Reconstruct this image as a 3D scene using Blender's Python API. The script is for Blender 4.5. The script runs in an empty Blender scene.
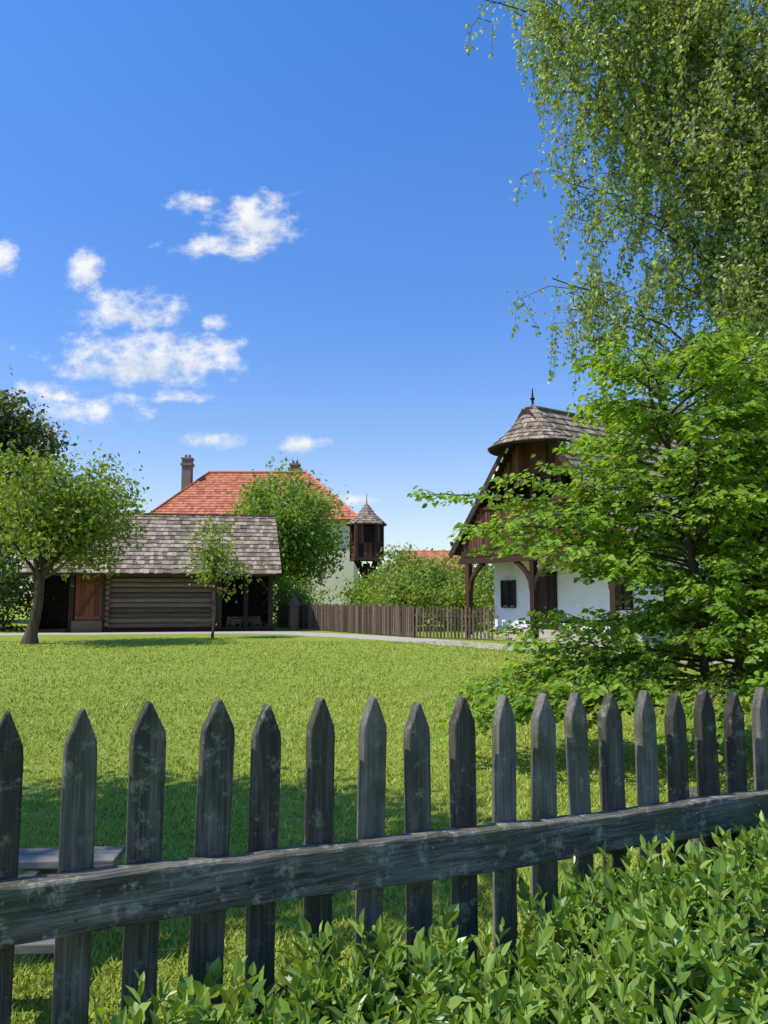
import bpy, bmesh, math, numpy as np
from mathutils import Vector
rng=np.random.default_rng(7)
R=math.radians
sc=bpy.context.scene
sc.view_settings.view_transform='Standard'
try: sc.view_settings.look='None'
except Exception: pass
sc.view_settings.exposure=0

# ---------------------------------------------------------------- helpers
class MB:
    def __init__(s): s.V=[];s.L=[];s.T=[];s.M=[];s.n=0
    def add(s,V,F,mat=0):
        V=np.asarray(V,float).reshape(-1,3);F=np.asarray(F,int)
        s.V.append(V);s.L.append((F+s.n).ravel());s.T.append(np.full(len(F),F.shape[1]));s.M.append(np.full(len(F),mat));s.n+=len(V)
    def box(s,x0,x1,y0,y1,z0,z1,mat=0):
        V=[(x0,y0,z0),(x1,y0,z0),(x1,y1,z0),(x0,y1,z0),(x0,y0,z1),(x1,y0,z1),(x1,y1,z1),(x0,y1,z1)]
        s.hexa(V,mat)
    def hexa(s,V,mat=0):
        s.add(V,[(0,3,2,1),(4,5,6,7),(0,1,5,4),(1,2,6,5),(2,3,7,6),(3,0,4,7)],mat)
    def beam(s,a,b,w,h,mat=0,up=(0,0,1)):
        a=np.array(a,float);b=np.array(b,float);d=b-a;d/=np.linalg.norm(d)
        u=np.array(up,float)
        if abs(d@u)>.95:u=np.array((0,1.,0))
        x=np.cross(d,u);x/=np.linalg.norm(x);z=np.cross(x,d)
        V=[]
        for p in(a,b):
            for i,j in((-1,-1),(1,-1),(1,1),(-1,1)):V.append(p+x*i*w/2+z*j*h/2)
        s.hexa(V,mat)
    def tube(s,P,r,k=8,mat=0,cap=True):
        P=np.asarray(P,float);n=len(P);r=np.broadcast_to(np.asarray(r,float),(n,))
        T=np.gradient(P,axis=0);T/=np.linalg.norm(T,axis=1)[:,None]+1e-9
        ref=np.array((0,0,1.)) if abs(T[0,2])<.8 else np.array((1.,0,0))
        V=[];a=np.arange(k)*2*np.pi/k
        for i in range(n):
            x=np.cross(T[i],ref);x/=np.linalg.norm(x)+1e-9;y=np.cross(T[i],x)
            V.append(P[i]+r[i]*(np.cos(a)[:,None]*x+np.sin(a)[:,None]*y))
        V=np.concatenate(V);F=[]
        for i in range(n-1):
            for j in range(k):F.append((i*k+j,i*k+(j+1)%k,(i+1)*k+(j+1)%k,(i+1)*k+j))
        s.add(V,F,mat)
        if cap:
            s.add(V[:k],[tuple(range(k))],mat);s.add(V[-k:],[tuple(range(k))],mat)
    def leaves(s,P,D,N,S,t='diamond',mat=0):
        tv,tf=TM[t];n=len(P)
        D=D/(np.linalg.norm(D,axis=1)[:,None]+1e-9);X=np.cross(D,N);X/=np.linalg.norm(X,axis=1)[:,None]+1e-9;N=np.cross(X,D)
        S=np.broadcast_to(S,(n,))
        V=P[:,None,:]+S[:,None,None]*(tv[None,:,0:1]*X[:,None]+tv[None,:,1:2]*D[:,None]+tv[None,:,2:3]*N[:,None])
        k=len(tv);F=(np.arange(n)*k)[:,None,None]+tf[None]
        s.add(V.reshape(-1,3),F.reshape(-1,tf.shape[1]),mat)
    def build(s,name,mats,parent=None,smooth=False,bevel=0):
        V=np.concatenate(s.V);L=np.concatenate(s.L);T=np.concatenate(s.T);M=np.concatenate(s.M)
        me=bpy.data.meshes.new(name);me.vertices.add(len(V));me.vertices.foreach_set('co',V.ravel())
        me.loops.add(len(L));me.loops.foreach_set('vertex_index',L.astype(np.int32))
        me.polygons.add(len(T));st=np.concatenate([[0],np.cumsum(T)[:-1]])
        me.polygons.foreach_set('loop_start',st.astype(np.int32));me.polygons.foreach_set('loop_total',T.astype(np.int32))
        for m in mats:me.materials.append(m)
        me.polygons.foreach_set('material_index',M.astype(np.int32))
        me.polygons.foreach_set('use_smooth',np.full(len(T),smooth))
        me.update(calc_edges=True);me.validate()
        o=bpy.data.objects.new(name,me);sc.collection.objects.link(o)
        if parent:o.parent=parent
        if bevel:
            b=o.modifiers.new('b','BEVEL');b.width=bevel;b.segments=2;b.limit_method='ANGLE'
        return o
TM={'diamond':(np.array([(0,0,0),(.3,.5,.06),(0,1,0),(-.3,.5,.06)],float),np.array([(0,1,2,3)])),
 'lance':(np.array([(0,0,0),(.17,.3,.06),(.16,.65,.05),(0,1,-.08),(-.16,.65,.05),(-.17,.3,.06)],float),np.array([(0,1,2,3),(0,3,4,5)])),
 'broad':(np.array([(0,0,0),(.31,.25,.06),(.27,.62,.04),(0,1,-.1),(-.27,.62,.04),(-.31,.25,.06)],float),np.array([(0,1,2,3),(0,3,4,5)]))}
def empty(name,loc=(0,0,0),rz=0):
    o=bpy.data.objects.new(name,None);o.location=loc;o.rotation_euler=(0,0,rz);sc.collection.objects.link(o);return o
def rdir(n,r=rng):
    v=r.normal(size=(n,3));return v/np.linalg.norm(v,axis=1)[:,None]

# ---------------------------------------------------------------- materials
def newmat(name):
    m=bpy.data.materials.new(name);m.use_nodes=True;nt=m.node_tree;nt.nodes.clear()
    o=nt.nodes.new('ShaderNodeOutputMaterial');return m,nt,o
def nd(nt,t,**k):
    n=nt.nodes.new(t)
    for a,b in k.items():setattr(n,a,b)
    return n
def ramp(nt,fac,stops):
    r=nd(nt,'ShaderNodeValToRGB');e=r.color_ramp.elements
    e[0].position=stops[0][0];e[0].color=(*stops[0][1],1);e[1].position=stops[-1][0];e[1].color=(*stops[-1][1],1)
    for p,c in stops[1:-1]:
        x=e.new(p);x.color=(*c,1)
    nt.links.new(fac,r.inputs[0]);return r.outputs[0]
def noise(nt,scale,detail=4,rough=.55,stretch=(1,1,1),dist=0):
    tc=nd(nt,'ShaderNodeTexCoord');mp=nd(nt,'ShaderNodeMapping');mp.inputs['Scale'].default_value=stretch
    n=nd(nt,'ShaderNodeTexNoise');n.inputs['Scale'].default_value=scale;n.inputs['Detail'].default_value=detail;n.inputs['Roughness'].default_value=rough;n.inputs['Distortion'].default_value=dist
    nt.links.new(tc.outputs['Object'],mp.inputs[0]);nt.links.new(mp.outputs[0],n.inputs['Vector']);return n.outputs[0]
def math_(nt,op,a,b=None,c=None,clamp=False):
    n=nd(nt,'ShaderNodeMath',operation=op,use_clamp=clamp)
    for i,v in enumerate((a,b,c)):
        if v is None:continue
        if isinstance(v,(int,float)):n.inputs[i].default_value=v
        else:nt.links.new(v,n.inputs[i])
    return n.outputs[0]
def mixc(nt,f,a,b,mode='MIX'):
    n=nd(nt,'ShaderNodeMix',data_type='RGBA',blend_type=mode)
    for i,v in((0,f),(6,a),(7,b)):
        if isinstance(v,(int,float)):n.inputs[i].default_value=v
        elif isinstance(v,tuple):n.inputs[i].default_value=(*v,1)
        else:nt.links.new(v,n.inputs[i])
    return n.outputs[2]
def bump(nt,h,s,d=.02):
    b=nd(nt,'ShaderNodeBump');b.inputs['Strength'].default_value=s;b.inputs['Distance'].default_value=d
    nt.links.new(h,b.inputs['Height']);return b.outputs[0]
def surf(name,stops,scale=3,stretch=(1,1,1),rough=.85,bs=.4,bd=.02,island=.3,detail=6,spots=None,moss=None,grain=None):
    m,nt,o=newmat(name)
    n=noise(nt,scale,detail,.6,stretch)
    if grain:
        n=math_(nt,'ADD',math_(nt,'MULTIPLY',n,.5),math_(nt,'MULTIPLY',noise(nt,grain[0],5,.65,grain[1],.4),.5))
    f=n
    if island:
        g=nd(nt,'ShaderNodeNewGeometry')
        f=math_(nt,'ADD',math_(nt,'MULTIPLY',n,1-island),math_(nt,'MULTIPLY',g.outputs['Random Per Island'],island))
    c=ramp(nt,f,stops)
    if moss:
        s=noise(nt,moss[0],4,.65);c=mixc(nt,ramp(nt,s,[(moss[1],(0,0,0)),(moss[1]+.18,(.8,.8,.8))]),c,moss[2])
    if spots:
        s=noise(nt,spots[0],8,.78);c=mixc(nt,ramp(nt,s,[(spots[1],(0,0,0)),(spots[1]+.09,(.8,.8,.8))]),c,spots[2])
    p=nd(nt,'ShaderNodeBsdfPrincipled');p.inputs['Roughness'].default_value=rough;p.inputs['Specular IOR Level'].default_value=.2
    nt.links.new(c,p.inputs['Base Color'])
    if bs:nt.links.new(bump(nt,n,bs,bd),p.inputs['Normal'])
    nt.links.new(p.outputs[0],o.inputs[0]);return m
def leafmat(name,dark,mid,light,trans=.4,rough=.5,spec=.3):
    m,nt,o=newmat(name)
    g=nd(nt,'ShaderNodeNewGeometry');n=noise(nt,.9,1)
    f=math_(nt,'ADD',math_(nt,'MULTIPLY',g.outputs['Random Per Island'],.6),math_(nt,'MULTIPLY',n,.4))
    c=ramp(nt,f,[(.1,dark),(.5,mid),(.9,light)])
    p=nd(nt,'ShaderNodeBsdfPrincipled');p.inputs['Roughness'].default_value=rough;p.inputs['Specular IOR Level'].default_value=spec
    nt.links.new(c,p.inputs['Base Color'])
    if trans<=0:
        nt.links.new(p.outputs[0],o.inputs[0]);return m
    t=nd(nt,'ShaderNodeBsdfTranslucent');tc=mixc(nt,1.0,c,(1.9,1.65,.5),'MULTIPLY');nt.links.new(tc,t.inputs[0])
    ms=nd(nt,'ShaderNodeMixShader');ms.inputs[0].default_value=trans
    nt.links.new(p.outputs[0],ms.inputs[1]);nt.links.new(t.outputs[0],ms.inputs[2]);nt.links.new(ms.outputs[0],o.inputs[0]);return m

M={}
M['bark']=surf('bark',[(.3,(.035,.027,.02)),(.7,(.13,.105,.08))],6,(1,1,.25),bs=.8)
M['birchbark']=surf('birch_bark',[(.35,(.03,.025,.02)),(.5,(.3,.28,.24)),(.8,(.55,.53,.48))],5,(1,1,3))
M['twig']=surf('twig',[(.3,(.07,.05,.03)),(.7,(.15,.12,.08))],8)
M['shingle']=surf('weathered_shingle',[(.12,(.07,.05,.034)),(.48,(.24,.182,.13)),(.85,(.47,.375,.28))],5,(1,1,1),island=.5)
M['log']=surf('log_wood',[(.2,(.055,.04,.027)),(.55,(.15,.11,.075)),(.85,(.27,.21,.15))],4,(.25,3,3),island=.35,bs=.6)
M['darkwood']=surf('dark_wood',[(.3,(.014,.01,.007)),(.7,(.06,.04,.028))],5,(3,3,.4))
M['redwood']=surf('red_brown_wood',[(.2,(.08,.028,.013)),(.8,(.22,.085,.04))],5,(4,4,.4),island=.5)
M['gallery']=surf('gallery_wood',[(.2,(.032,.015,.01)),(.8,(.17,.072,.042))],5,(4,4,.4),island=.6)
M['gablewood']=surf('gable_wood',[(.2,(.022,.012,.008)),(.8,(.085,.042,.026))],5,(4,4,.4),island=.5)
M['fencefar']=surf('old_fence_wood',[(.2,(.05,.035,.025)),(.8,(.2,.14,.1))],5,(4,4,.4),island=.5)
M['picket']=surf('picket_wood',[(.25,(.02,.018,.014)),(.44,(.07,.063,.05)),(.56,(.17,.155,.125)),(.72,(.34,.31,.26))],9,(2.5,2.5,.4),island=.22,bs=1,bd=.02,detail=9,spots=(16,.55,(.3,.31,.2)),moss=(5,.5,(.08,.09,.035)),grain=(42,(3,3,.08)))
M['rail']=surf('rail_wood',[(.25,(.02,.018,.014)),(.43,(.08,.073,.058)),(.55,(.2,.185,.15)),(.7,(.4,.37,.31))],9,(.35,3.5,3.5),island=0,bs=1,bd=.025,detail=9,spots=(13,.53,(.42,.42,.32)),moss=(4,.5,(.11,.12,.05)),grain=(42,(.08,3,3)))
M['bench']=surf('bench_wood',[(.25,(.1,.09,.075)),(.8,(.3,.275,.24))],7,(.4,3,3),island=.2,detail=8)
M['white']=surf('whitewash',[(.3,(.72,.72,.71)),(.7,(.84,.84,.82))],1.5,bs=.3,island=0)
M['plaster']=surf('cream_plaster',[(.3,(.6,.55,.38)),(.7,(.7,.65,.47))],1.5,bs=.2,island=0)
M['tile']=surf('clay_tile',[(.1,(.3,.085,.045)),(.5,(.5,.17,.085)),(.9,(.62,.26,.15))],3,island=.55,bs=.2)
M['brick']=surf('chimney_brick',[(.2,(.14,.09,.07)),(.8,(.3,.22,.18))],8,island=.3)
M['glass']=surf('window_glass',[(.3,(.01,.012,.015)),(.7,(.03,.035,.04))],2,rough=.15,bs=0,island=0)
M['metal']=surf('dark_metal',[(.3,(.05,.04,.035)),(.7,(.12,.1,.09))],6,rough=.5,island=0)
M['gravel']=surf('gravel',[(.25,(.33,.29,.23)),(.75,(.52,.47,.39))],14,island=0,detail=8)
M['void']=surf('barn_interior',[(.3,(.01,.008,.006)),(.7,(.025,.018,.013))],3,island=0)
M['blossom']=surf('blossom',[(.2,(.55,.5,.4)),(.8,(.8,.76,.66))],3,bs=0)
M['lf_apple']=leafmat('leaf_fruit_tree',(.08,.13,.022),(.18,.26,.045),(.32,.4,.085))
M['lf_chest']=leafmat('leaf_chestnut',(.03,.055,.014),(.07,.11,.03),(.125,.18,.055))
M['lf_round']=leafmat('leaf_lime',(.09,.17,.025),(.18,.29,.045),(.3,.42,.08))
M['lf_sap']=leafmat('leaf_sapling',(.12,.18,.035),(.22,.31,.065),(.34,.44,.12))
M['lf_birch']=leafmat('leaf_birch',(.13,.185,.05),(.26,.35,.1),(.45,.55,.22),trans=.45,rough=.4,spec=.45)
M['lf_horn']=leafmat('leaf_hornbeam',(.075,.15,.016),(.185,.32,.034),(.38,.52,.08),trans=.5)
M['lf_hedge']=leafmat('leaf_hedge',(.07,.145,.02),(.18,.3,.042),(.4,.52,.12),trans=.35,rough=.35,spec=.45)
M['lf_hedgeshade']=leafmat('leaf_hedge_shade',(.018,.045,.009),(.04,.085,.014),(.07,.13,.022),trans=.2,rough=.35,spec=.4)  # inner hedge leaves, shade of the gaps put into a darker colour
M['lf_shrub']=leafmat('leaf_shrub',(.1,.16,.025),(.21,.3,.05),(.36,.45,.1))
M['lf_dark']=leafmat('leaf_dark',(.02,.045,.012),(.05,.09,.02),(.09,.15,.035))
M['grass']=leafmat('grass_blade',(.19,.255,.025),(.32,.385,.045),(.48,.52,.11),trans=0,rough=.6,spec=.2)

# ground
m,nt,o=newmat('lawn')
a=noise(nt,.16,4);b=noise(nt,2.2,6,.65);c=noise(nt,45,4,.7)
f=math_(nt,'ADD',math_(nt,'ADD',math_(nt,'MULTIPLY',a,.3),math_(nt,'MULTIPLY',b,.35)),math_(nt,'MULTIPLY',c,.35))
col=ramp(nt,f,[(.3,(.15,.2,.02)),(.5,(.295,.36,.044)),(.68,(.44,.47,.09))])
p=nd(nt,'ShaderNodeBsdfPrincipled');p.inputs['Roughness'].default_value=.9;p.inputs['Specular IOR Level'].default_value=.1
nt.links.new(col,p.inputs['Base Color']);nt.links.new(bump(nt,c,.9,.05),p.inputs['Normal']);nt.links.new(p.outputs[0],o.inputs[0])
M['lawn']=m

# ---------------------------------------------------------------- ground + path
g=MB();S=900
xs=np.linspace(-S,S,41);V=[(x,y,0) for y in xs for x in xs];F=[(j*41+i,j*41+i+1,(j+1)*41+i+1,(j+1)*41+i) for j in range(40) for i in range(40)]
g.add(V,F);g.build('ground',[M['lawn']])
def strip(name,pts,w,z,mat):
    pts=np.array(pts,float)
    P=[]
    n=len(pts)
    for i in range(n-1):
        p0=pts[max(i-1,0)];p1=pts[i];p2=pts[i+1];p3=pts[min(i+2,n-1)]
        for t in np.arange(0,1,.1):
            P.append(.5*((2*p1)+(-p0+p2)*t+(2*p0-5*p1+4*p2-p3)*t*t+(-p0+3*p1-3*p2+p3)*t**3))
    P.append(pts[-1]);P=np.array(P);T=np.gradient(P,axis=0);T/=np.linalg.norm(T,axis=1)[:,None];Nn=np.stack([-T[:,1],T[:,0]],1)
    r=np.random.default_rng(3);wa=w/2+r.normal(size=len(P))*.08;wb=w/2+r.normal(size=len(P))*.08
    A=P+Nn*wa[:,None];B=P-Nn*wb[:,None];k=len(P);mb=MB()
    V=np.concatenate([np.c_[A,np.full(k,z)],np.c_[B,np.full(k,z)]]);mb.add(V,[(k+i,k+i+1,i+1,i) for i in range(k-1)]);mb.build(name,[mat])
strip('gravel_path',[(-16,31.7),(-10,32.6),(-5,33.2),(-1.5,30.6),(.8,28.0),(3.0,25.2),(5.6,21.6),(9,18.5),(16,15)],2.0,.006,M['gravel'])

# grass blades
mb=MB();n=190000
Y=2.0+25*rng.random(n)**2.1;X=(rng.random(n)*2-1)*(.55*Y+.4)
P=np.c_[X,Y,np.zeros(n)]
D=np.c_[rng.normal(size=n)*.6,rng.normal(size=n)*.6,np.ones(n)];H=(.016+.028*rng.random(n))*(1+.01*Y)
q=np.zeros(n)
for k in range(7):
    a=rng.random()*6.3;fq=.8+1.6*rng.random()*(k+1)*.6;q+=np.sin((X*math.cos(a)+Y*math.sin(a))*fq+rng.random()*6)/2.6
H*=.9+.22*q
Sx=rdir(n);Sx[:,2]=0;Sx/=np.linalg.norm(Sx,axis=1)[:,None];w=(.003+.00045*Y)
V=np.stack([P-Sx*w[:,None],P+Sx*w[:,None],P+D*H[:,None]],1).reshape(-1,3)
mb.add(V,np.arange(n*3).reshape(-1,3))
mb.build('grass',[M['grass']])
mb=MB();n=420;Y=4+22*rng.random(n);X=(rng.random(n)*2-1)*(.55*Y);P=np.c_[X,Y,np.full(n,.045)]
for k in range(5):
    a=k*2*np.pi/5;mb.leaves(P,np.tile((math.cos(a),math.sin(a),.15),(n,1)),np.tile((0,0,1.),(n,1)),.013,'diamond')
mb.build('daisies',[M['blossom']])

# ---------------------------------------------------------------- trees
def make_tree(name,base,crown_c,crown_r,n_cl,lpc,cl_r,leaf,lmat,trunk_r=.15,trunk_h=1.5,seed=1,tmpl='diamond',bark='bark',lean=(0,0),limbs=30,blossom=0,flat=.7,lumps=.25):
    r=np.random.default_rng(seed);e=empty(name,base);c=np.array(crown_c,float);R_=np.array(crown_r,float)
    d=rdir(n_cl,r);ph=r.random((5,3))*6
    lump=1+lumps*(np.sin(3.1*d[:,0]+ph[0,0]+2*np.sin(2.3*d[:,2]+ph[0,1]))*.5+np.sin(4.3*d[:,1]+3.7*d[:,2]+ph[1,0])*.5)
    rad=(r.random(n_cl)**.45)*lump
    C=c+d*R_*rad[:,None]
    if trunk_r>0:
        mb=MB();top=np.array((lean[0],lean[1],trunk_h))
        zz=np.linspace(0,1,8);P=np.c_[lean[0]*zz**1.3+.06*np.sin(zz*5+seed),lean[1]*zz+.05*np.cos(zz*4),trunk_h*zz]
        mb.tube(P,trunk_r*(1-.35*zz)+trunk_r*.5*np.exp(-zz*12),10)
        tip=P[-1];lead=c+np.array((0,0,R_[2]*.55));zz=np.linspace(0,1,8)[:,None]
        LP=tip+(lead-tip)*zz+np.c_[.15*np.sin(zz*7),.15*np.cos(zz*5+1)-.15,0*zz]*zz
        mb.tube(LP,trunk_r*.62*(1-.85*zz[:,0]),8)
        for i in range(min(limbs,n_cl)):
            t=r.random()*.6;s=LP[0]+(LP[-1]-LP[0])*t if t>.1 else tip;q=C[i]
            mid=(s+q)/2+np.array((0,0,-.06*np.linalg.norm(q-s)+.1))+r.normal(size=3)*.08*np.linalg.norm(q-s)
            u=np.linspace(0,1,7)[:,None];PP=(1-u)**2*s+2*u*(1-u)*mid+u*u*q
            mb.tube(PP,trunk_r*.32*(1-.85*u[:,0])+.006,6,cap=False)
        mb.build('trunk',[M[bark]],e,True)
    mb=MB();idx=np.repeat(np.arange(n_cl),lpc);n=len(idx)
    off=r.normal(size=(n,3))*cl_r*.5*np.array((1,1,flat));sz=.6+.8*r.random(n_cl)
    P=C[idx]+off*sz[idx][:,None];P[:,2]=np.maximum(P[:,2],.03)
    N=rdir(n,r)*.9+np.array((0,0,.7))+ (off/cl_r)*.6;D=rdir(n,r);D[:,2]-=.3
    mb.leaves(P,D,N,leaf*(.6+.8*r.random(n)),tmpl)
    mats=[M[lmat]]
    if blossom:
        k=blossom;ii=r.integers(0,n_cl,k);q=C[ii]+d[ii]*.8+r.normal(size=(k,3))*cl_r*.4
        for j in range(6):
            pp=q+np.c_[r.normal(size=(k,2))*.04,np.full(k,j*.07)];mb.leaves(pp,rdir(k,r)+np.array((0,0,.5)),rdir(k,r),.26*(1-j*.1),'diamond',1)
        mats.append(M['blossom'])
    mb.build('foliage',mats,e);return e

make_tree('fruit_tree',(-11.6,25.6,0),(.85,0,4.3),(2.7,2.4,1.95),150,75,.75,.17,'lf_apple',.2,2.1,11,lean=(.25,0),limbs=45,lumps=.3)
make_tree('sapling_tree',(-6.35,29,0),(.1,0,3.2),(1.05,.95,1.4),38,40,.55,.16,'lf_sap',.045,1.9,5,limbs=24,lumps=.3)
make_tree('round_lime_tree',(-5.75,44,0),(-.1,0,5.1),(3.2,2.8,3.35),270,65,.9,.24,'lf_round',.25,2,23,limbs=20,lumps=.2)
make_tree('chestnut_tree',(-24.7,46,0),(0,0,8.9),(4.8,4,5.4),380,100,1.1,.34,'lf_chest',.4,4,31,limbs=20,blossom=900,lumps=.1)
make_tree('shrub',(-20.5,38,0),(0,0,2.4),(3.1,1.6,2.7),120,60,.8,.2,'lf_dark',0,seed=3)
make_tree('shrub',(-17.2,34.5,0),(0,0,1.5),(1.7,1.2,1.8),70,60,.6,.18,'lf_dark',0,seed=4)
for i,(x,y,h,w,k) in enumerate([(.5,38,3.7,1.4,'lf_shrub'),(2.4,37.5,3.6,1.6,'lf_round'),(4.4,38,3.4,1.6,'lf_shrub'),(-.9,41,2.2,1.1,'lf_round'),(.9,35,2.5,1.1,'lf_shrub'),(3.4,35,2.4,1.3,'lf_shrub'),(-4.9,41,2.3,1.6,'lf_round')]):
    make_tree('garden_shrub',(x,y,0),(0,0,h*.55),(w,1.3,h*.5),70,55,.7,.17,k,0,seed=40+i,lumps=.45)
make_tree('apple_tree',(-5.9,3.5,0),(0.0,0,6.3),(2.5,1.7,1.6),230,80,.6,.14,'lf_apple',.16,2.6,77,limbs=30,lumps=.12)
make_tree('garden_shrub',(9.0,15.5,0),(0,0,2.6),(3.0,2.2,2.9),170,70,.9,.14,'lf_horn',.12,1.2,91,limbs=12)
make_tree('garden_shrub',(7.0,11.5,0),(0,0,1.3),(2.0,1.5,1.7),120,80,.7,.1,'lf_horn',.0,1.2,92)

# distant tree mass
mb=MB();r=np.random.default_rng(9);k=420
cx=r.uniform(-110,110,k);cy=r.uniform(92,120,k);cz=r.random(k)**.8*(5.2+1.2*np.sin(cx*.11)+.8*np.sin(cx*.31))
idx=np.repeat(np.arange(k),55);n=len(idx);P=np.c_[cx,cy,cz][idx]+r.normal(size=(n,3))*np.array((1.9,1.2,.9));P[:,2]=np.abs(P[:,2])
mb.leaves(P,rdir(n,r),rdir(n,r)+np.array((0,-.3,.7)),.75*(.6+.8*r.random(n)));mb.build('distant_trees',[M['lf_dark']])

# weeping birch
r=np.random.default_rng(21);e=empty('weeping_birch_tree',(5.9,9.8,0))
B=np.array((5.9,9.8,0));mb=MB();lf=MB()
zz=np.linspace(0,1,12);TP=np.c_[.15*np.sin(zz*4),.1*np.cos(zz*5)-.1,12.5*zz];mb.tube(TP,.2*(1-.85*zz)+.01,10)
ends=[(1.75,9.3,10.6),(1.3,9.9,9.9),(2.0,9.0,9.8),(2.3,10.2,9.2),(2.8,9.1,8.7),(2.3,9.6,8.3),(3.4,10.1,7.6),(2.15,9.4,5.6),(3.7,8.9,6.9),(4.2,10.4,9.5),(4.4,8.8,8.4),(3.1,10.0,10.6),(4.0,9.4,11.4),(4.8,8.6,10.2),(3.3,9.3,5.7),(4.4,10.2,6.3),(4.6,9,5.4),(6.8,9,8),(7.5,10,9.5),(7,10,6.5),(5.2,8.4,7.2),(5.1,10.4,8),(3.3,9.7,9.7),(2.3,9.5,10.9),(3.8,9.9,8.8),(4.9,9.2,6.4),(3.1,8.8,7.4),(2.4,9.9,7.2),(3.9,9.6,4.9),(4.6,9.9,4.6),(2.9,9.3,6.5),(4.1,9.0,7.7),(3.6,10,8.2),(5.0,9.0,9.0),(4.3,9.5,10.2),(3.5,9.0,9.2),(1.8,9.7,10.2),(1.9,9.3,8.9),(2.9,9.6,8.0),(3.0,9.2,9.4),(2.6,9.7,10.0),(3.5,9.5,6.4),(4.2,9.3,5.6),(2.4,9.6,5.3),(1.7,9.5,9.3),(2.6,9.4,7.8)]
strands=[]
for q in ends:
    q=np.array(q)-B;L=np.linalg.norm(q[:2]);s=np.array((0,0,max(2.5,q[2]-.45*L-.8)));mid=(s+q)/2+np.array((0,0,.2*L))
    u=np.linspace(0,1,14)[:,None];PP=(1-u)**2*s+2*u*(1-u)*mid+u*u*q+r.normal(size=(14,3))*.03
    mb.tube(PP,.02*(1-.85*u[:,0])+.004,6,mat=1,cap=False)
    for j in range(20):
        t=.3+.7*r.random()**.8;p=PP[int(t*13)]+r.normal(size=3)*.05
        o2=p+r.normal(size=3)*np.array((.36,.4,.2));strands.append((p,o2,.35+.8*r.random()**1.4))
for p,o2,L in strands:
    lift=(p+o2)/2+np.array((0,0,.1));tw=np.array([p,lift,o2]);mb.tube(tw,[.008,.006,.004],3,mat=1,cap=False)
    k=26;t=r.random((k,1));lf.leaves(p+(o2-p)*t+r.normal(size=(k,3))*.09,rdir(k,r)-np.array((0,0,.6)),rdir(k,r),.058*(.7+.7*r.random(k)),'broad')
    for kk in range(2):
        s=o2+r.normal(size=3)*np.array((.12,.12,.05));Lk=L*(.6+.6*r.random());sw=r.normal(size=2)*.16
        u=np.linspace(0,1,7)[:,None];down=s+np.c_[sw[0]*u,sw[1]*u,-Lk*u**1.15]
        path=np.concatenate([[o2],down]);mb.tube(path,np.linspace(.005,.0018,len(path)),3,mat=1,cap=False)
        n=int(Lk*62);t=r.random(n)*6;i0=np.minimum(t.astype(int),5);ff=(t-i0)[:,None];Q=down[i0]*(1-ff)+down[i0+1]*ff+r.normal(size=(n,3))*.06*(1.15-t[:,None]/6)
        D=rdir(n,r)*.8;D[:,2]-=.8
        lf.leaves(Q,D,rdir(n,r),.055*(.65+.7*r.random(n)),'broad')
mb.build('trunk',[M['birchbark'],M['twig']],e,True);lf.build('foliage',[M['lf_birch']],e)

# hornbeam with layered sprays
r=np.random.default_rng(5);e=empty('hornbeam_tree',(3.15,7.7,0));mb=MB();lf=MB()
zz=np.linspace(0,1,10);TP=np.c_[-.35*zz+.08*np.sin(zz*5),.08*np.cos(zz*4)-.08,4.0*zz];mb.tube(TP,.05*(1-.85*zz)+.006,8)
TP2=np.c_[1.2*zz+.06*np.sin(zz*6),-.2*zz,4.2*zz];mb.tube(TP2,.045*(1-.85*zz)+.006,8)
def spray(s,az,L,rise,droop,seed_leaf=.075,tw=1.0):
    u=np.linspace(0,1,12);d=np.array((math.cos(az),math.sin(az)));side=np.array((-d[1],d[0]))
    wob=.1*np.sin(u*5+r.random()*6)*L
    P=np.c_[s[0]+d[0]*L*u+side[0]*wob*u,s[1]+d[1]*L*u+side[1]*wob*u,s[2]+rise*L*u-droop*L*u*u]
    mb.tube(P,.014*(1-.8*u)+.002,5,mat=0,cap=False)
    nt_=int(6+L*7)
    for j in range(nt_):
        t=.2+.8*(j+.5)/nt_;i=min(int(t*11),10);p=P[i]*(1-(t*11-i))+P[i+1]*(t*11-i)
        sg=1 if j%2 else -1;a2=az+sg*(.6+.4*r.random());l2=(L*.36*(1.15-t)+.16)*tw;l2*=.6+.7*r.random()
        q=p+np.array((math.cos(a2)*l2,math.sin(a2)*l2,(.3-.65*r.random())*l2))
        mb.tube([p,(p+q)/2+np.array((0,0,.02)),q],[.005,.003,.0015],3,cap=False)
        n=int(5+l2*32);tt=np.linspace(.1,1.02,n)[:,None];Q=p+(q-p)*tt+r.normal(size=(n,3))*np.array((.012,.012,.025))
        sgn=np.where(np.arange(n)%2==0,1,-1);ang=a2+sgn*(.7+.4*r.random(n));D=np.c_[np.cos(ang),np.sin(ang),-.1-.6*r.random(n)]
        N=np.array((0,0,1))+r.normal(size=(n,3))*.5
        lf.leaves(Q,D,N,seed_leaf*(.6+.65*r.random(n)),'broad')
for i in range(150):
    h=.6+3.45*((i+.5)/150)**.9;which=TP if i%2 else TP2
    s=which[min(int(h/4.1*9),9)].copy();s[2]=h*.95
    L=(2.0-.3*max(0,h-1.8))*(.5+.5*r.random());L=max(L,.5)
    az=i*2.39996+r.normal()*.25
    left=max(0,-math.cos(az))
    if h>1.15:L*=1-left*(.45 if h<2.2 else .38)
    spray(s,az,L,.2+.3*r.random()+.13*(h-1),.15+.35*r.random())
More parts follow.
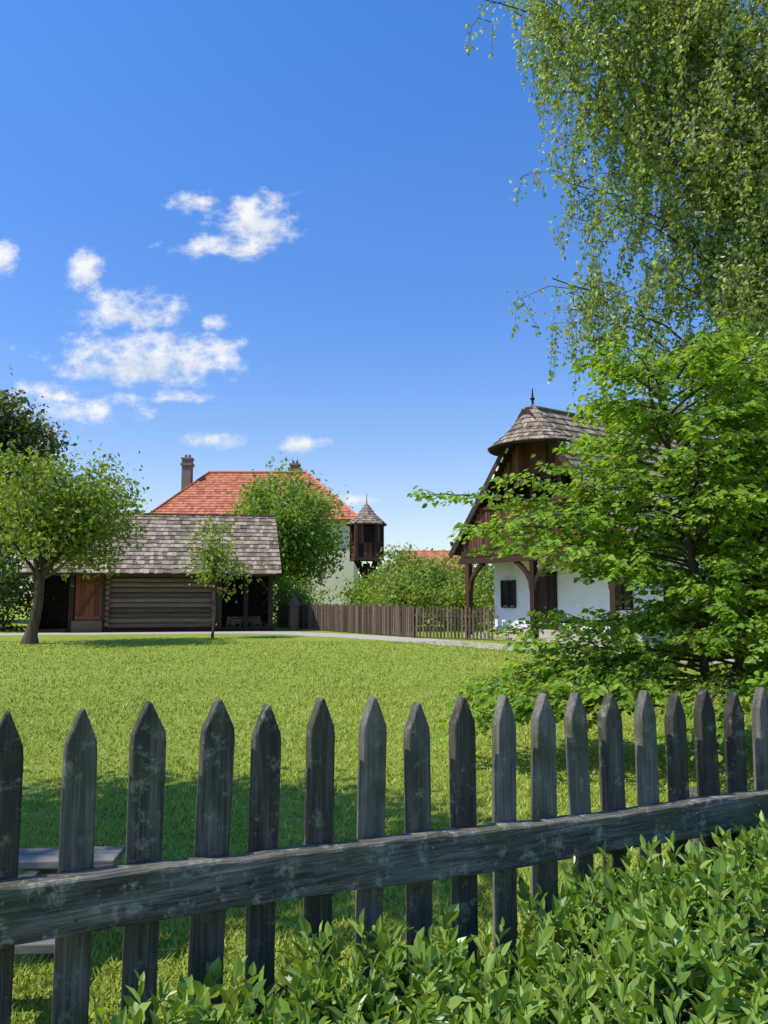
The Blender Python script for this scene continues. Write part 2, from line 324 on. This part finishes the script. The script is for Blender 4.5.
for s,az,L,ri,dr,tw in [((0,0,2.1),R(180),2.75,.36,.16,.6),((0,0,2.0),R(188),2.4,.3,.2,.8),((0,0,1.9),R(172),2.1,.3,.22,.8),((0,0,1.85),R(182),2.3,.34,.18,.8),((0,0,2.2),R(192),2.1,.25,.2,.8),((0,0,2.4),R(178),1.8,.25,.22,.8),((0,0,1.7),R(205),2.3,.3,.16,.8),((0,0,1.0),R(186),2.3,.08,.22,.8),((0,0,.8),R(195),2.3,.1,.2,.9),((0,0,.95),R(176),1.9,.12,.2,.8),((0,0,2.6),R(172),1.5,.4,.2,.6),((0,0,.9),R(215),2.0,.1,.2,.9),((0.3,0,.9),R(240),1.5,.1,.3,.9),((.3,0,1.5),R(265),1.4,.3,.3,1),((0,0,.7),R(180),2.2,.05,.2,.9),((.8,0,3.4),R(20),1.6,.5,.3,1),((0,0,2.3),R(183),2.0,.42,.2,.55),((0,0,.6),R(190),2.5,.1,.15,.9),((0,0,.75),R(200),2.3,.12,.15,.9),((0,0,.65),R(170),2.2,.14,.15,.9),((0,0,.5),R(183),2.4,.06,.1,.9),((.5,0,3.3),R(150),1.2,.6,.3,.9),((.9,0,3.6),R(200),1.1,.5,.3,.9),((0,0,1.3),R(196),1.5,.2,.2,.8)]:
    spray(np.array(s,float),az,L,ri,dr,tw=tw)
mb.build('trunk',[M['bark']],e,True);lf.build('foliage',[M['lf_horn']],e)

# ---------------------------------------------------------------- shingles on a planar convex polygon
def shingle(mb,poly,row=.28,w=.15,th=.025,lift=.02,mat=0,seed=0,jit=.02,over=1.25):
    r=np.random.default_rng(seed);P=np.array(poly,float)
    n=np.cross(P[1]-P[0],P[2]-P[0]);n/=np.linalg.norm(n)
    if n[2]<0:n=-n
    ex=np.cross((0,0,1.),n);ex/=np.linalg.norm(ex);ey=np.cross(n,ex)
    if ey[2]<0:ey=-ey
    o=P[0];q=np.c_[(P-o)@ex,(P-o)@ey];y=q[:,1].min();ymax=q[:,1].max()
    def span(yy):
        xs=[]
        for i in range(len(q)):
            a=q[i];b=q[(i+1)%len(q)]
            if (a[1]-yy)*(b[1]-yy)<=0 and abs(a[1]-b[1])>1e-9:
                t=(yy-a[1])/(b[1]-a[1]);xs.append(a[0]+t*(b[0]-a[0]))
        return (min(xs),max(xs)) if len(xs)>1 else None
    while y<ymax-.02:
        y2=min(y+row*over,ymax);sp=span(min(y+row*.5,ymax-.001))
        if sp:
            x=sp[0]-r.random()*w*.5
            while x<sp[1]:
                ww=w*(.75+.5*r.random());xa=max(x,sp[0]);xb=min(x+ww-.006,sp[1])
                if xb-xa>.015:
                    yb=y+r.normal()*jit*.6;l=lift+r.random()*.012+th
                    def pt(a,b,c):return o+ex*a+ey*b+n*c
                    mb.hexa([pt(xa,yb,l-th),pt(xb,yb,l-th),pt(xb,y2,.004),pt(xa,y2,.004),pt(xa,yb,l+th*.6),pt(xb,yb,l+th*.6),pt(xb,y2,.02),pt(xa,y2,.02)],mat)
                x+=ww
        y+=row
def slab(mb,poly,t,mat=0):
    P=np.array(poly,float);n=np.cross(P[1]-P[0],P[2]-P[0]);n/=np.linalg.norm(n)
    if n[2]<0:n=-n
    k=len(P);V=np.concatenate([P,P-n*t]);mb.add(V[:k],[tuple(range(k))],mat);mb.add(V[k:],[tuple(range(k))],mat)
    for i in range(k):j=(i+1)%k;mb.add([V[i],V[j],V[k+j],V[k+i]],[(0,1,2,3)],mat)

# ---------------------------------------------------------------- log barn
e=empty('log_barn',(-4.95,34.9,0),R(10));L=10.2;Wd=6.2
mb=MB();fr=-.75;rz=5.45;ez=2.5;ry=Wd/2
slope=[(-L-.35,fr,ez),(.3,fr,ez),(.1,ry,rz),(-L-.15,ry,rz)];back=[(-L-.35,Wd+.75,ez),(.3,Wd+.75,ez),(.1,ry,rz),(-L-.15,ry,rz)]
slab(mb,slope,.1,1);slab(mb,back,.1,1);shingle(mb,slope,.33,.19,.03,seed=1,jit=.03);shingle(mb,back,.33,.19,.03,seed=2,jit=.03)
mb.box(-L-.15,.1,ry-.12,ry+.12,rz+.0,rz+.07,0)
mb.build('roof',[M['shingle'],M['darkwood']],e)
mb=MB()
def logs(x0,x1,y,z0=.15,z1=2.75,d=.23):
    z=z0
    while z<z1:
        mb.tube([(x0,y,z+d/2),((x0+x1)/2,y-.01,z+d/2+.008),(x1,y,z+d/2)],d*.5,10);z+=d*.97
logs(-7.15,-2.55,.12)
for x in(-7.15,-2.65):
    z=.15
    while z<2.7:mb.tube([(x,-.12,z+.2),(x,6,z+.2)],.1,8);z+=.225
logs(-10.1,-2.6,6.0)
mb.build('log_wall',[M['log']],e,True)
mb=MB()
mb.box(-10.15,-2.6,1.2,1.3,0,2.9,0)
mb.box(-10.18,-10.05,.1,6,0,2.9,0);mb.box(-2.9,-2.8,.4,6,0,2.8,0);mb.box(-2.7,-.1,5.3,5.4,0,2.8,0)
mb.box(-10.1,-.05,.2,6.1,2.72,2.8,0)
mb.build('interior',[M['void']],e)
mb=MB()
for x in(-10.1,-8.65,-7.32,-2.4,-1.25,-.15):mb.box(x-.1,x+.1,-.02,.18,0,2.75,0)
for x in(-.15,):mb.box(x-.1,x+.1,5.8,6.0,0,2.75,0)
mb.box(-10.25,.05,-.06,.2,2.55,2.75,0);mb.box(-10.2,0,-.03,.25,0,.14,0)
mb.beam((-.15,.05,1.7),(-.9,.05,2.55),.12,.12);mb.beam((-2.4,.05,1.7),(-1.7,.05,2.55),.12,.12)
for x in np.arange(-10.2,.2,.8):mb.box(x-.05,x+.05,-.7,.4,2.42,2.52,0)
for i,y in enumerate(np.arange(.1,6.1,.2)):
    h=rz-.12-abs(y-ry)*(rz-ez)/(ry+.75)
    mb.box(-.08,-.04,y,y+.19,2.7,max(h,2.75),0)
    mb.box(-10.22,-10.19,y,y+.19,0,max(h,2.75),0)
mb.build('timber_frame',[M['darkwood']],e)
mb=MB()
x=-8.5
while x<-7.45:
    mb.box(x,x+.19,.02,.06,.25,2.5,0);x+=.2
mb.box(-8.5,-7.45,-.02,.015,.55,.68,0);mb.box(-8.5,-7.45,-.02,.015,2.05,2.18,0);mb.beam((-8.4,-.005,.68),(-7.55,-.005,2.05),.03,.12,0,(0,0,1))
mb.build('door',[M['redwood']],e)
mb=MB();mb.box(-8.6,-7.35,-.1,.0,0,.5,0);mb.build('plank_sill',[M['log']],e)

e=empty('farm_cart',(-6.35,35.1,0),R(12));e.scale=(.72,.72,.72);mb=MB()
for x,y in((-.6,-.35),(.65,-.35),(-.6,.55),(.65,.55)):
    rr=.42;a=np.linspace(0,2*np.pi,21);mb.tube(np.c_[x+rr*np.cos(a),np.full(21,y),rr+rr*np.sin(a)*.98+.02],.035,6,cap=False)
    for k in range(8):
        t=k*np.pi/4;mb.beam((x,y,rr+.02),(x+rr*math.cos(t),y,rr+.02+rr*math.sin(t)*.95),.03,.03)
    mb.tube([(x,y-.08,rr+.02),(x,y+.08,rr+.02)],.07,8)
mb.beam((-.6,-.35,.44),(-.6,.55,.44),.06,.06);mb.beam((.65,-.35,.44),(.65,.55,.44),.06,.06)
mb.box(-1,1.05,-.25,.45,.5,.56)
for s in(-1,1):
    for k in range(2):mb.box(-1,1.05,(.1+s*.36)-.02,(.1+s*.36)+.02,.62+k*.16,.7+k*.16)
    for x in np.linspace(-.95,1,6):mb.box(x-.025,x+.025,.1+s*.39-.02,.1+s*.39+.02,.5,.9)
mb.beam((1.05,.1,.5),(2.0,.1,.2),.07,.07)
mb.build('frame',[M['fencefar']],e)

e=empty('log_beehive',(-4.15,35.8,0));mb=MB();mb.tube([(0,0,0),(0,0,.6),(0,0,1.15)],[.26,.25,.24],12);mb.build('body',[M['log']],e,True)
mb=MB();mb.tube([(0,0,1.12),(0,0,1.35),(0,0,1.65)],[.36,.22,.02],12);mb.build('cap',[M['fencefar']],e)

# ---------------------------------------------------------------- tile-roof house
e=empty('tile_roof_house',(-17.0,56,0));mb=MB();W=14.8;Dp=10
mb.box(0,W,0,Dp,0,7.0);mb.box(-.15,W+.15,-.15,Dp+.15,6.75,7.02);mb.build('walls',[M['plaster']],e)
mb=MB();a=(-.5,-.5,7.02);b=(W+.5,-.5,7.02);c=(W+.5,Dp+.5,7.02);d=(-.5,Dp+.5,7.02);r1=(3.0,5,11.3);r2=(W-4,5,11.3)
for k,pl in enumerate([[a,b,r2,r1],[c,d,r1,r2],[d,a,r1],[b,c,r2]]):
    slab(mb,pl,.1);shingle(mb,pl,.36,.24,.03,seed=10+k,jit=.004)
for p,q in((a,r1),(r1,r2),(r2,b)):mb.tube([np.array(p)+(0,0,.06),np.array(q)+(0,0,.06)],.11,8)
mb.build('roof',[M['tile']],e)
mb=MB()
for x,y,z0,z1 in((1.5,4,8,12.2),(9.8,5.6,10,12.0)):
    mb.box(x-.36,x+.36,y-.36,y+.36,z0,z1);mb.box(x-.45,x+.45,y-.45,y+.45,z1-.5,z1-.3);mb.box(x-.43,x+.43,y-.43,y+.43,z1,z1+.14)
    for s in(-.15,.15):mb.tube([(x+s,y,z1+.1),(x+s,y,z1+.4)],.1,8)
mb.build('chimney',[M['brick']],e)
mb=MB();mw=MB()
for x in(2,5,8,11):
    for z in(1.2,4.2):
        mb.box(x-.5,x+.5,-.03,.05,z,z+1.6);
        for s in(-.5,0,.5):mw.box(x+s-.04,x+s+.04,-.07,-.02,z-.04,z+1.64)
        mw.box(x-.6,x+.6,-.065,-.015,z+.78,z+.84);mw.box(x-.6,x+.6,-.1,-.01,z-.1,z-.02)
mb.build('window_panes',[M['glass']],e);mw.build('window_frames',[M['white']],e)

e=empty('distant_cottage',(1.2,70,-.2));mb=MB();mb.box(0,6.2,0,6,0,4.2);mb.build('walls',[M['plaster']],e)
mb=MB();pl=[(-.3,-.4,4.1),(6.5,-.4,4.1),(6.1,3,6.0),(.3,3,6.0)];pb=[(-.3,6.4,4.1),(6.5,6.4,4.1),(6.1,3,6.0),(.3,3,6.0)]
for k,p in enumerate((pl,pb)):slab(mb,p,.1);shingle(mb,p,.4,.28,.03,seed=30+k,jit=.003)
mb.build('roof',[M['tile']],e)

# ---------------------------------------------------------------- dovecote tower
e=empty('dovecote_tower',(-.95,42,0),R(12));mb=MB()
mb.tube([(0,0,0),(0,0,3.3)],[.26,.2],10)
for a in range(4):
    t=a*np.pi/2+np.pi/4;mb.beam((.15*math.cos(t),.15*math.sin(t),2.5),(.85*math.cos(t),.85*math.sin(t),3.6),.12,.12)
    mb.beam((.2*math.cos(t),.2*math.sin(t),1.2),(1.0*math.cos(t),1.0*math.sin(t),0.05),.14,.14)
mb.build('post',[M['darkwood']],e)
mb=MB();w=.74
mb.box(-w-.06,w+.06,-w-.06,w+.06,3.45,3.6);mb.box(-w+.05,w-.05,-w+.05,w-.05,3.6,5.45,1)
for s in np.arange(-w,w-.01,.148):
    for z0,z1 in((3.6,4.35),):
        mb.box(s,s+.14,-w,-w+.03,z0,z1);mb.box(s,s+.14,w-.03,w,z0,z1);mb.box(-w,-w+.03,s,s+.14,z0,z1);mb.box(w-.03,w,s,s+.14,z0,z1)
    if abs(s+.07)>.35:
        mb.box(s,s+.14,-w,-w+.03,4.4,5.4);mb.box(-w,-w+.03,s,s+.14,4.4,5.4);mb.box(w-.03,w,s,s+.14,4.4,5.4)
for x in(-w,w):
    for y in(-w,w):mb.box(x-.06,x+.06,y-.06,y+.06,3.5,5.5)
mb.box(-w-.05,w+.05,-w-.05,w+.05,4.35,4.4);mb.box(-w-.07,w+.07,-w-.07,w+.07,5.4,5.5)
mb.build('box',[M['gallery'],M['void']],e)
mb=MB();k=12
for i in range(k):
    a0=i*2*np.pi/k;a1=(i+1)*2*np.pi/k;p=lambda a,rr,z:(rr*math.cos(a),rr*math.sin(a),z)
    lo=[p(a0,1.12,5.4),p(a1,1.12,5.4),p(a1,.5,5.95),p(a0,.5,5.95)];hi=[p(a0,.5,5.95),p(a1,.5,5.95),p(a1,.04,6.55),p(a0,.04,6.55)]
    for q in(lo,hi):slab(mb,q,.05);shingle(mb,q,.2,.13,.02,seed=50+i,jit=.01)
mb.tube([(0,0,6.4),(0,0,6.75),(0,0,7.15)],[.05,.03,.012],6)
mb.build('conical_roof',[M['shingle']],e)

# ---------------------------------------------------------------- timber-gabled house
e=empty('timber_gable_house',(4.97,26.5,0),math.atan2(-.833,.554))
hw=4.25;az=8.15;ez=3.2;Ln=13.5
rf=lambda x:az-(az-ez)*abs(x)/hw
mb=MB()
for s in(-1,1):
    pl=[(s*hw,0,ez),(s*hw,Ln,ez),(0,Ln,az),(0,0,az)];slab(mb,pl,.1,1);shingle(mb,pl,.34,.18,.03,seed=60+s,jit=.03)
    mb.beam((s*(hw+.02),-.03,ez-.1),(s*.02,-.03,az-.1),.05,.24,1)
mb.box(-.12,.12,.3,Ln,az+.02,az+.09,0)
k=10;c0=np.array((0,.35,az+.16))
for i in range(k):
    a0=np.pi+i*np.pi/k;a1=np.pi+(i+1)*np.pi/k
    p=lambda a,rr,z:(c0[0]+rr*math.cos(a),c0[1]+rr*.85*math.sin(a),z)
    lo=[p(a0,1.72,6.72),p(a1,1.72,6.72),p(a1,.95,7.3),p(a0,.95,7.3)];hi=[p(a0,.95,7.3),p(a1,.95,7.3),p(a1,.03,c0[2]),p(a0,.03,c0[2])]
    for q in(lo,hi):slab(mb,q,.06,1);shingle(mb,q,.25,.14,.022,seed=70+i,jit=.01)
mb.tube([(0,.35,az),(0,.35,az+.3),(0,.35,az+.36),(0,.35,az+.42),(0,.35,az+.75)],[.06,.04,.1,.04,.015],8,1)
mb.build('roof',[M['shingle'],M['darkwood']],e)
mb=MB();mb.box(-3.45,3.45,1.5,Ln-.3,0.35,3.0);mb.build('white_walls',[M['white']],e)
mb=MB();mb.box(-3.5,3.5,1.44,Ln-.25,0,.38);mb.box(-3.9,3.9,.2,1.43,0,.12);mb.build('plinth',[M['gravel']],e)
mb=MB();mk=MB()
mb.box(-3.85,3.85,.15,1.6,3.0,3.14);mb.box(-3.9,3.9,.1,.3,2.78,3.0)
for x in(-3.45,0,3.45):
    mb.box(x-.1,x+.1,.12,.32,.12,2.8)
    for s in(-1,1):
        if abs(x+s*.8)>3.9:continue
        u=np.linspace(0,1,7);cx=x+s*(.08+.78*u**1.7);cz=1.75+1.03*u**.75
        for i in range(6):mb.beam((cx[i],.22,cz[i]),(cx[i+1],.22,cz[i+1]),.13,.15,0,(0,1,0))
for y in np.arange(1.6,Ln,1.0):
    for s in(-1,1):mb.box(s*3.45,s*4.1,y,y+.12,2.98,3.1)
x=-3.9
while x<3.9:
    h=min(rf(x),rf(x+.17))-.16
    if h>3.2:mk.box(x,x+.17,1.5,1.55,3.14,h)
    x+=.18
mk.build('upper_gable_boards',[M['darkwood']],e)
mk=MB();x=-1.8
while x<1.8:
    h=min(rf(x),rf(x+.14))-.15
    if h>5.75:mk.box(x,x+.14,.32,.36,5.7+.08*(int(x*10)%2),min(h,7.3))
    x+=.15
x=-3.85
while x<3.8:
    h=min(min(rf(x),rf(x+.14))-.14,4.75)
    if h>3.25:mk.box(x,x+.135,.16,.2,3.1,h)
    x+=.16
mk.build('gallery_boards',[M['gallery']],e)
mb.box(-2.9,2.9,.1,.3,4.75,4.87);mb.box(-2.15,2.15,.24,.4,5.58,5.72);mb.box(-3.75,3.75,.1,.24,3.02,3.26)
for x in(-2.7,-1.3,0,1.3,2.7):
    mb.box(x-.08,x+.08,.21,.37,3.14,min(5.6,rf(x)-.14))
for s in(-1,1):mb.beam((s*1.3,.3,5.0),(s*.8,.3,5.6),.09,.09)
mb.build('timber_frame',[M['gablewood']],e)
mb=MB()
for t in np.arange(.58,.8,.06):
    x=-hw*(1-t)*.97;z=rf(x)-.3
    mb.beam((x,-.07,z-.03),(x+.13,-.07,z+.13),.025,.07)
mb.build('painted_trim',[M['white']],e)
mb=MB();mw=MB()
for x in(-2.6,2.75):
    mb.box(x-.34,x+.34,1.44,1.52,1.2,2.1)
    for s in(-.36,0,.36):mw.box(x+s-.03,x+s+.03,1.40,1.47,1.14,2.16)
    for z in(1.14,1.65,2.13):mw.box(x-.39,x+.39,1.41,1.465,z-.025,z+.025)
for y in(3,5.5,8):
    mb.box(3.4,3.47,y-.34,y+.34,1.2,2.1)
    for s in(-.36,0,.36):mw.box(3.45,3.51,y+s-.03,y+s+.03,1.14,2.16)
    for z in(1.14,1.65,2.13):mw.box(3.45,3.505,y-.39,y+.39,z-.025,z+.025)
mb.build('window_panes',[M['glass']],e);mw.build('window_frames',[M['darkwood']],e)
mb=MB()
for k in range(6):mb.box(-1.2+k*.16,-1.05+k*.16,1.42,1.48,.4,2.3)
mb.box(-1.3,-1.21,1.4,1.5,.38,2.4);mb.box(-.23,-.14,1.4,1.5,.38,2.4);mb.box(-1.3,-.14,1.4,1.5,2.32,2.42)
mb.build('door',[M['darkwood']],e)

# ---------------------------------------------------------------- far picket fences
def farfence(name,a,b,h,sp,w,seed):
    r=np.random.default_rng(seed);a=np.array(a,float);b=np.array(b,float);L=np.linalg.norm(b-a);d=(b-a)/L;nn=np.array((-d[1],d[0]));mb=MB();n=int(L/sp)
    def q(s,t,z):return(a[0]+d[0]*s+nn[0]*t,a[1]+d[1]*s+nn[1]*t,z)
    for i in range(n):
        s=i*sp;hh=h+r.normal()*.025;ln=r.normal()*.012;ww=w*(.85+.3*r.random())/2
        mb.hexa([q(s-ww,-.012,.03),q(s+ww,-.012,.03),q(s+ww,.012,.03),q(s-ww,.012,.03),q(s-ww+ln,-.012,hh),q(s+ww+ln,-.012,hh),q(s+ww+ln,.012,hh),q(s-ww+ln,.012,hh)])
        mb.hexa([q(s-ww+ln,-.012,hh),q(s+ww+ln,-.012,hh),q(s+ww+ln,.012,hh),q(s-ww+ln,.012,hh),q(s-.01+ln,-.012,hh+.08),q(s+.01+ln,-.012,hh+.08),q(s+.01+ln,.012,hh+.08),q(s-.01+ln,.012,hh+.08)])
    for z in(.35,h-.28):
        mb.beam(q(0,.05,z),q(L,.05,z),.05,.08)
    for s in np.arange(0,L+.1,2.2):mb.beam(q(s,.13,0),q(s,.13,h+.02),.11,.11)
    mb.build(name,[M['fencefar']])
farfence('garden_fence',(-5.2,38.5),(1.1,29.3),1.15,.125,.095,1)
farfence('garden_fence',(1.1,29.3),(4.0,27.3),1.12,.15,.075,2)

# ---------------------------------------------------------------- near picket fence
r=np.random.default_rng(12);F0=np.array((-.95,2.0))
e=empty('picket_fence');e.location=(F0[0],F0[1],0);e.rotation_euler=(0,0,math.atan2(.474,.880));mb=MB()
slope=-.041;sp=.172;th=.021
for i in range(-4,30):
    s=i*sp+r.normal()*.004;top=1.315+slope*s+r.normal()*.009;w=.087*(.9+.18*r.random());ln=r.normal()*.009;y=r.normal()*.002
    b0=.05;q1,q2,q3=r.normal(size=3)*.004
    out=[(-w/2,b0),(w/2,b0),(w/2+q1,.6),(w/2*1.0+ln,top-.115),(w*.47+ln,top-.085+q2),(w*.28+ln,top-.045),(.005+ln,top),(-.005+ln,top+q3*.5),(-w*.28+ln,top-.045+q3),(-w*.47+ln,top-.085),(-w/2+ln,top-.115),(-w/2+q2,.6)]
    k=len(out);V=[(s+a,y-.016,z) for a,z in out]+[(s+a,y-.016+2*th,z) for a,z in out]
    mb.add(V,[tuple(range(k))]);mb.add(V,[tuple(range(2*k-1,k-1,-1))]);mb.add(V,[(j,k+j,k+(j+1)%k,(j+1)%k) for j in range(k)])
o=mb.build('pickets',[M['picket']],e)
bm=bmesh.new();bm.from_mesh(o.data);bmesh.ops.remove_doubles(bm,verts=bm.verts,dist=.0004);bmesh.ops.recalc_face_normals(bm,faces=bm.faces);bm.to_mesh(o.data);bm.free()
b=o.modifiers.new('b','BEVEL');b.width=.005;b.segments=2
mb=MB();N=90;xs=np.linspace(-1,5.2,N);V=[]
for x in xs:
    zc=.835+slope*x+.004*math.sin(x*3);jt=r.normal(size=4)*.0025;h=.066+.003*math.sin(x*5+1)
    V+=[(x,-.085+jt[0],zc-h),(x,-.018,zc-h),(x,-.018,zc+h+jt[1]),(x,-.083+jt[2],zc+h+jt[3])]
F=[]
for i in range(N-1):
    for j in range(4):F.append((i*4+j,i*4+(j+1)%4,(i+1)*4+(j+1)%4,(i+1)*4+j))
mb.add(V,F);o=mb.build('rail',[M['rail']],e);b=o.modifiers.new('b','BEVEL');b.width=.008;b.segments=2
mb=MB()
for s in(-.6,2.6,5.0):mb.box(s-.06,s+.06,.03,.13,0,.9+slope*s)
mb.beam((-1,-.05,.3),(5.2,-.05,.14),.06,.1)
mb.build('posts',[M['picket']],e,bevel=.005)
mb=MB()
for i in range(-4,30):
    for dz in(-.03,.03):
        s=i*sp+r.normal()*.006;mb.tube([(s,-.084,.835+slope*s+dz),(s,-.089,.835+slope*s+dz)],.004,6)
mb.build('nails',[M['metal']],e)

# ---------------------------------------------------------------- picnic bench beyond the fence
e=empty('picnic_bench',(-1.12,2.72,0),R(4));mb=MB()
for y in(0,.1):mb.box(-2.4,.06,y-.04,y+.045,.42,.455)
for y in(.82,.92):mb.box(-2.4,.0,y-.045,y+.045,.42,.455)
for x in(-.35,-2.0):
    mb.box(x-.04,x+.04,-.06,1.0,.335,.418,1)
    mb.beam((x,.02,.34),(x+.02,-.05,0),.08,.08,1);mb.beam((x,.9,.34),(x+.02,.98,0),.08,.08,1)
mb.box(-2.1,-.25,.42,.5,.2,.28,1)
mb.build('planks',[M['bench'],M['picket']],e,bevel=.006)

# ---------------------------------------------------------------- hedge
r=np.random.default_rng(8);e=empty('hedge',(F0[0],F0[1],0),math.atan2(.474,.880));lf=MB();st=MB()
def htop(s,d):
    return .68+.045*np.sin(s*3.1+1)+.035*np.sin(s*7+d*5)+.035*np.sin(d*6+s*2)-.01*s-.25*np.clip((d-1.2),0,1)-.35*np.exp(-(s+.0)*3)
n=3300;s=.02+5.0*r.random(n);d=.13+1.35*r.random(n)
dep=r.exponential(.06,n);z=htop(s,d)-dep-.05
for i in range(n):
    base=np.array((s[i],-d[i],z[i]-.05));L=.08+.13*r.random()**1.5;dr=np.array((r.normal()*.45,r.normal()*.45,1));dr/=np.linalg.norm(dr)
    if i%2==0:st.tube([base,base+dr*L],[.0025,.0012],4,cap=False)
    m_=9;t=np.linspace(.15,1,m_);P=base+dr*L*t[:,None];a=r.random()*6+np.arange(m_)*2.4
    u=np.cross(dr,(1,0,0));u/=np.linalg.norm(u);v=np.cross(dr,u)
    out=np.cos(a)[:,None]*u+np.sin(a)[:,None]*v
    D=out*(1.1-.75*t[:,None])+dr*(.25+.7*t[:,None]);N=dr-out*.4+r.normal(size=(m_,3))*.15
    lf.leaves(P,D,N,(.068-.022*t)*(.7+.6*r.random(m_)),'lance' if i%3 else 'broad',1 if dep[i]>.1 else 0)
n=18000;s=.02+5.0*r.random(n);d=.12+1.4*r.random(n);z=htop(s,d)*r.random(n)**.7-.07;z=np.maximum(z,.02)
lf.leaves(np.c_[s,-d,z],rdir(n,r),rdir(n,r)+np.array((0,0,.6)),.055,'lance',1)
lf.build('foliage',[M['lf_hedge'],M['lf_hedgeshade']],e);st.build('stems',[M['twig']],e)

# ---------------------------------------------------------------- world, sun, camera
w=bpy.data.worlds.new('World');sc.world=w;w.use_nodes=True;nt=w.node_tree;nt.nodes.clear()
out=nd(nt,'ShaderNodeOutputWorld');bg=nd(nt,'ShaderNodeBackground');bg.inputs[1].default_value=.14
sky=nd(nt,'ShaderNodeTexSky');sky.sky_type='NISHITA';sky.sun_disc=False
SX,SY,EL=-.93,-.36,56
sky.sun_elevation=R(EL);sky.sun_rotation=math.atan2(SX,SY)%(2*math.pi);sky.altitude=300;sky.air_density=1.0;sky.dust_density=.6;sky.ozone_density=2.0
tc=nd(nt,'ShaderNodeTexCoord');sep=nd(nt,'ShaderNodeSeparateXYZ');nt.links.new(tc.outputs['Generated'],sep.inputs[0])
yy=math_(nt,'MAXIMUM',sep.outputs[1],.05);U=math_(nt,'DIVIDE',sep.outputs[0],yy);Vv=math_(nt,'DIVIDE',sep.outputs[2],yy)
clouds=[(-.165,.505,.066,.043,1.05),(-.2648,.532,.042,.020,.85),(-.2224,.465,.066,.022,.95),(-.4,.430,.034,.034,.9),(-.385,.40,.03,.02,.6),(-.341,.374,.078,.032,.95),(-.319,.309,.14,.045,1.1),(-.29,.2586,.05,.012,.65),(-.403,.240,.115,.022,.7),(-.44,.262,.05,.02,.6),(-.516,.448,.028,.03,.85),(-.2296,.2019,.044,.015,.9),(-.1108,.1966,.048,.015,.9),(-.2254,.3615,.022,.014,.8),(-.034,.1222,.04,.009,.7),(-.12,.13,.06,.007,.4)]
best=None
comb=nd(nt,'ShaderNodeCombineXYZ');nt.links.new(U,comb.inputs[0]);nt.links.new(math_(nt,'MULTIPLY',Vv,1.35),comb.inputs[1])
def wn(sc_,det,ro,off=0,dist=0):
    n=nd(nt,'ShaderNodeTexNoise');n.inputs['Scale'].default_value=sc_;n.inputs['Detail'].default_value=det;n.inputs['Roughness'].default_value=ro;n.inputs['Distortion'].default_value=dist
    a=nd(nt,'ShaderNodeVectorMath',operation='ADD');a.inputs[1].default_value=(off,off*.7,off*.3);nt.links.new(comb.outputs[0],a.inputs[0]);nt.links.new(a.outputs[0],n.inputs['Vector']);return n.outputs[0]
n1=wn(26,7,.62,3);n2=wn(9,2,.5,8,.6)
shade=None
for cu,cv,rx,ry,st_ in clouds:
    du=math_(nt,'DIVIDE',math_(nt,'SUBTRACT',U,cu),rx);dv=math_(nt,'DIVIDE',math_(nt,'SUBTRACT',Vv,cv),ry)
    dn=math_(nt,'MULTIPLY',math_(nt,'MINIMUM',dv,0),.45)
    dd=math_(nt,'SQRT',math_(nt,'ADD',math_(nt,'MULTIPLY',du,du),math_(nt,'POWER',math_(nt,'ABSOLUTE',math_(nt,'ADD',dv,dn)),2)))
    f=math_(nt,'MULTIPLY',math_(nt,'SUBTRACT',1.15,dd),st_)
    sh=math_(nt,'MULTIPLY',math_(nt,'MAXIMUM',f,0),dv)
    best=f if best is None else math_(nt,'MAXIMUM',best,f)
    shade=sh if shade is None else math_(nt,'ADD',shade,sh)
den=math_(nt,'ADD',best,math_(nt,'ADD',math_(nt,'MULTIPLY',math_(nt,'SUBTRACT',n1,.5),2.7),math_(nt,'MULTIPLY',math_(nt,'SUBTRACT',n2,.5),1.0)))
mr=nd(nt,'ShaderNodeMapRange',interpolation_type='SMOOTHSTEP');nt.links.new(den,mr.inputs[0]);mr.inputs[1].default_value=.02;mr.inputs[2].default_value=1.1
front=math_(nt,'GREATER_THAN',sep.outputs[1],.1)
fac=math_(nt,'MULTIPLY',math_(nt,'MULTIPLY',mr.outputs[0],.95),front)
mr2=nd(nt,'ShaderNodeMapRange');nt.links.new(math_(nt,'ADD',shade,math_(nt,'MULTIPLY',math_(nt,'SUBTRACT',n1,.5),2.4)),mr2.inputs[0]);mr2.inputs[1].default_value=-.5;mr2.inputs[2].default_value=.4
cc=mixc(nt,mr2.outputs[0],(4.3,5.0,6.1),(6.9,6.95,7.0))
zc=math_(nt,'MAXIMUM',sep.outputs[2],0)
tint=ramp(nt,zc,[(0,(1.15,1.12,1.15)),(.1,(1.15,1.12,1.18)),(.3,(.75,1.06,1.5)),(.62,(.55,1.13,1.85))])
nt.links.new(mixc(nt,fac,mixc(nt,1.0,sky.outputs[0],tint,'MULTIPLY'),cc),bg.inputs[0]);nt.links.new(bg.outputs[0],out.inputs[0])

sl=bpy.data.lights.new('sun','SUN');sl.energy=5.0;sl.angle=R(.5);sl.color=(1,.95,.86);so=bpy.data.objects.new('sun',sl);sc.collection.objects.link(so)
hl=math.hypot(SX,SY);d=Vector((SX/hl*math.cos(R(EL)),SY/hl*math.cos(R(EL)),math.sin(R(EL))));so.rotation_euler=d.to_track_quat('Z','Y').to_euler();so.location=d*60
cam=bpy.data.cameras.new('camera');cam.sensor_fit='VERTICAL';cam.sensor_height=36;cam.lens=770/1024*36;cam.clip_end=3000;cam.clip_start=.05
co=bpy.data.objects.new('camera',cam);sc.collection.objects.link(co);co.location=(0,0,1.6);co.rotation_euler=(R(90+6.15),0,0);sc.camera=co
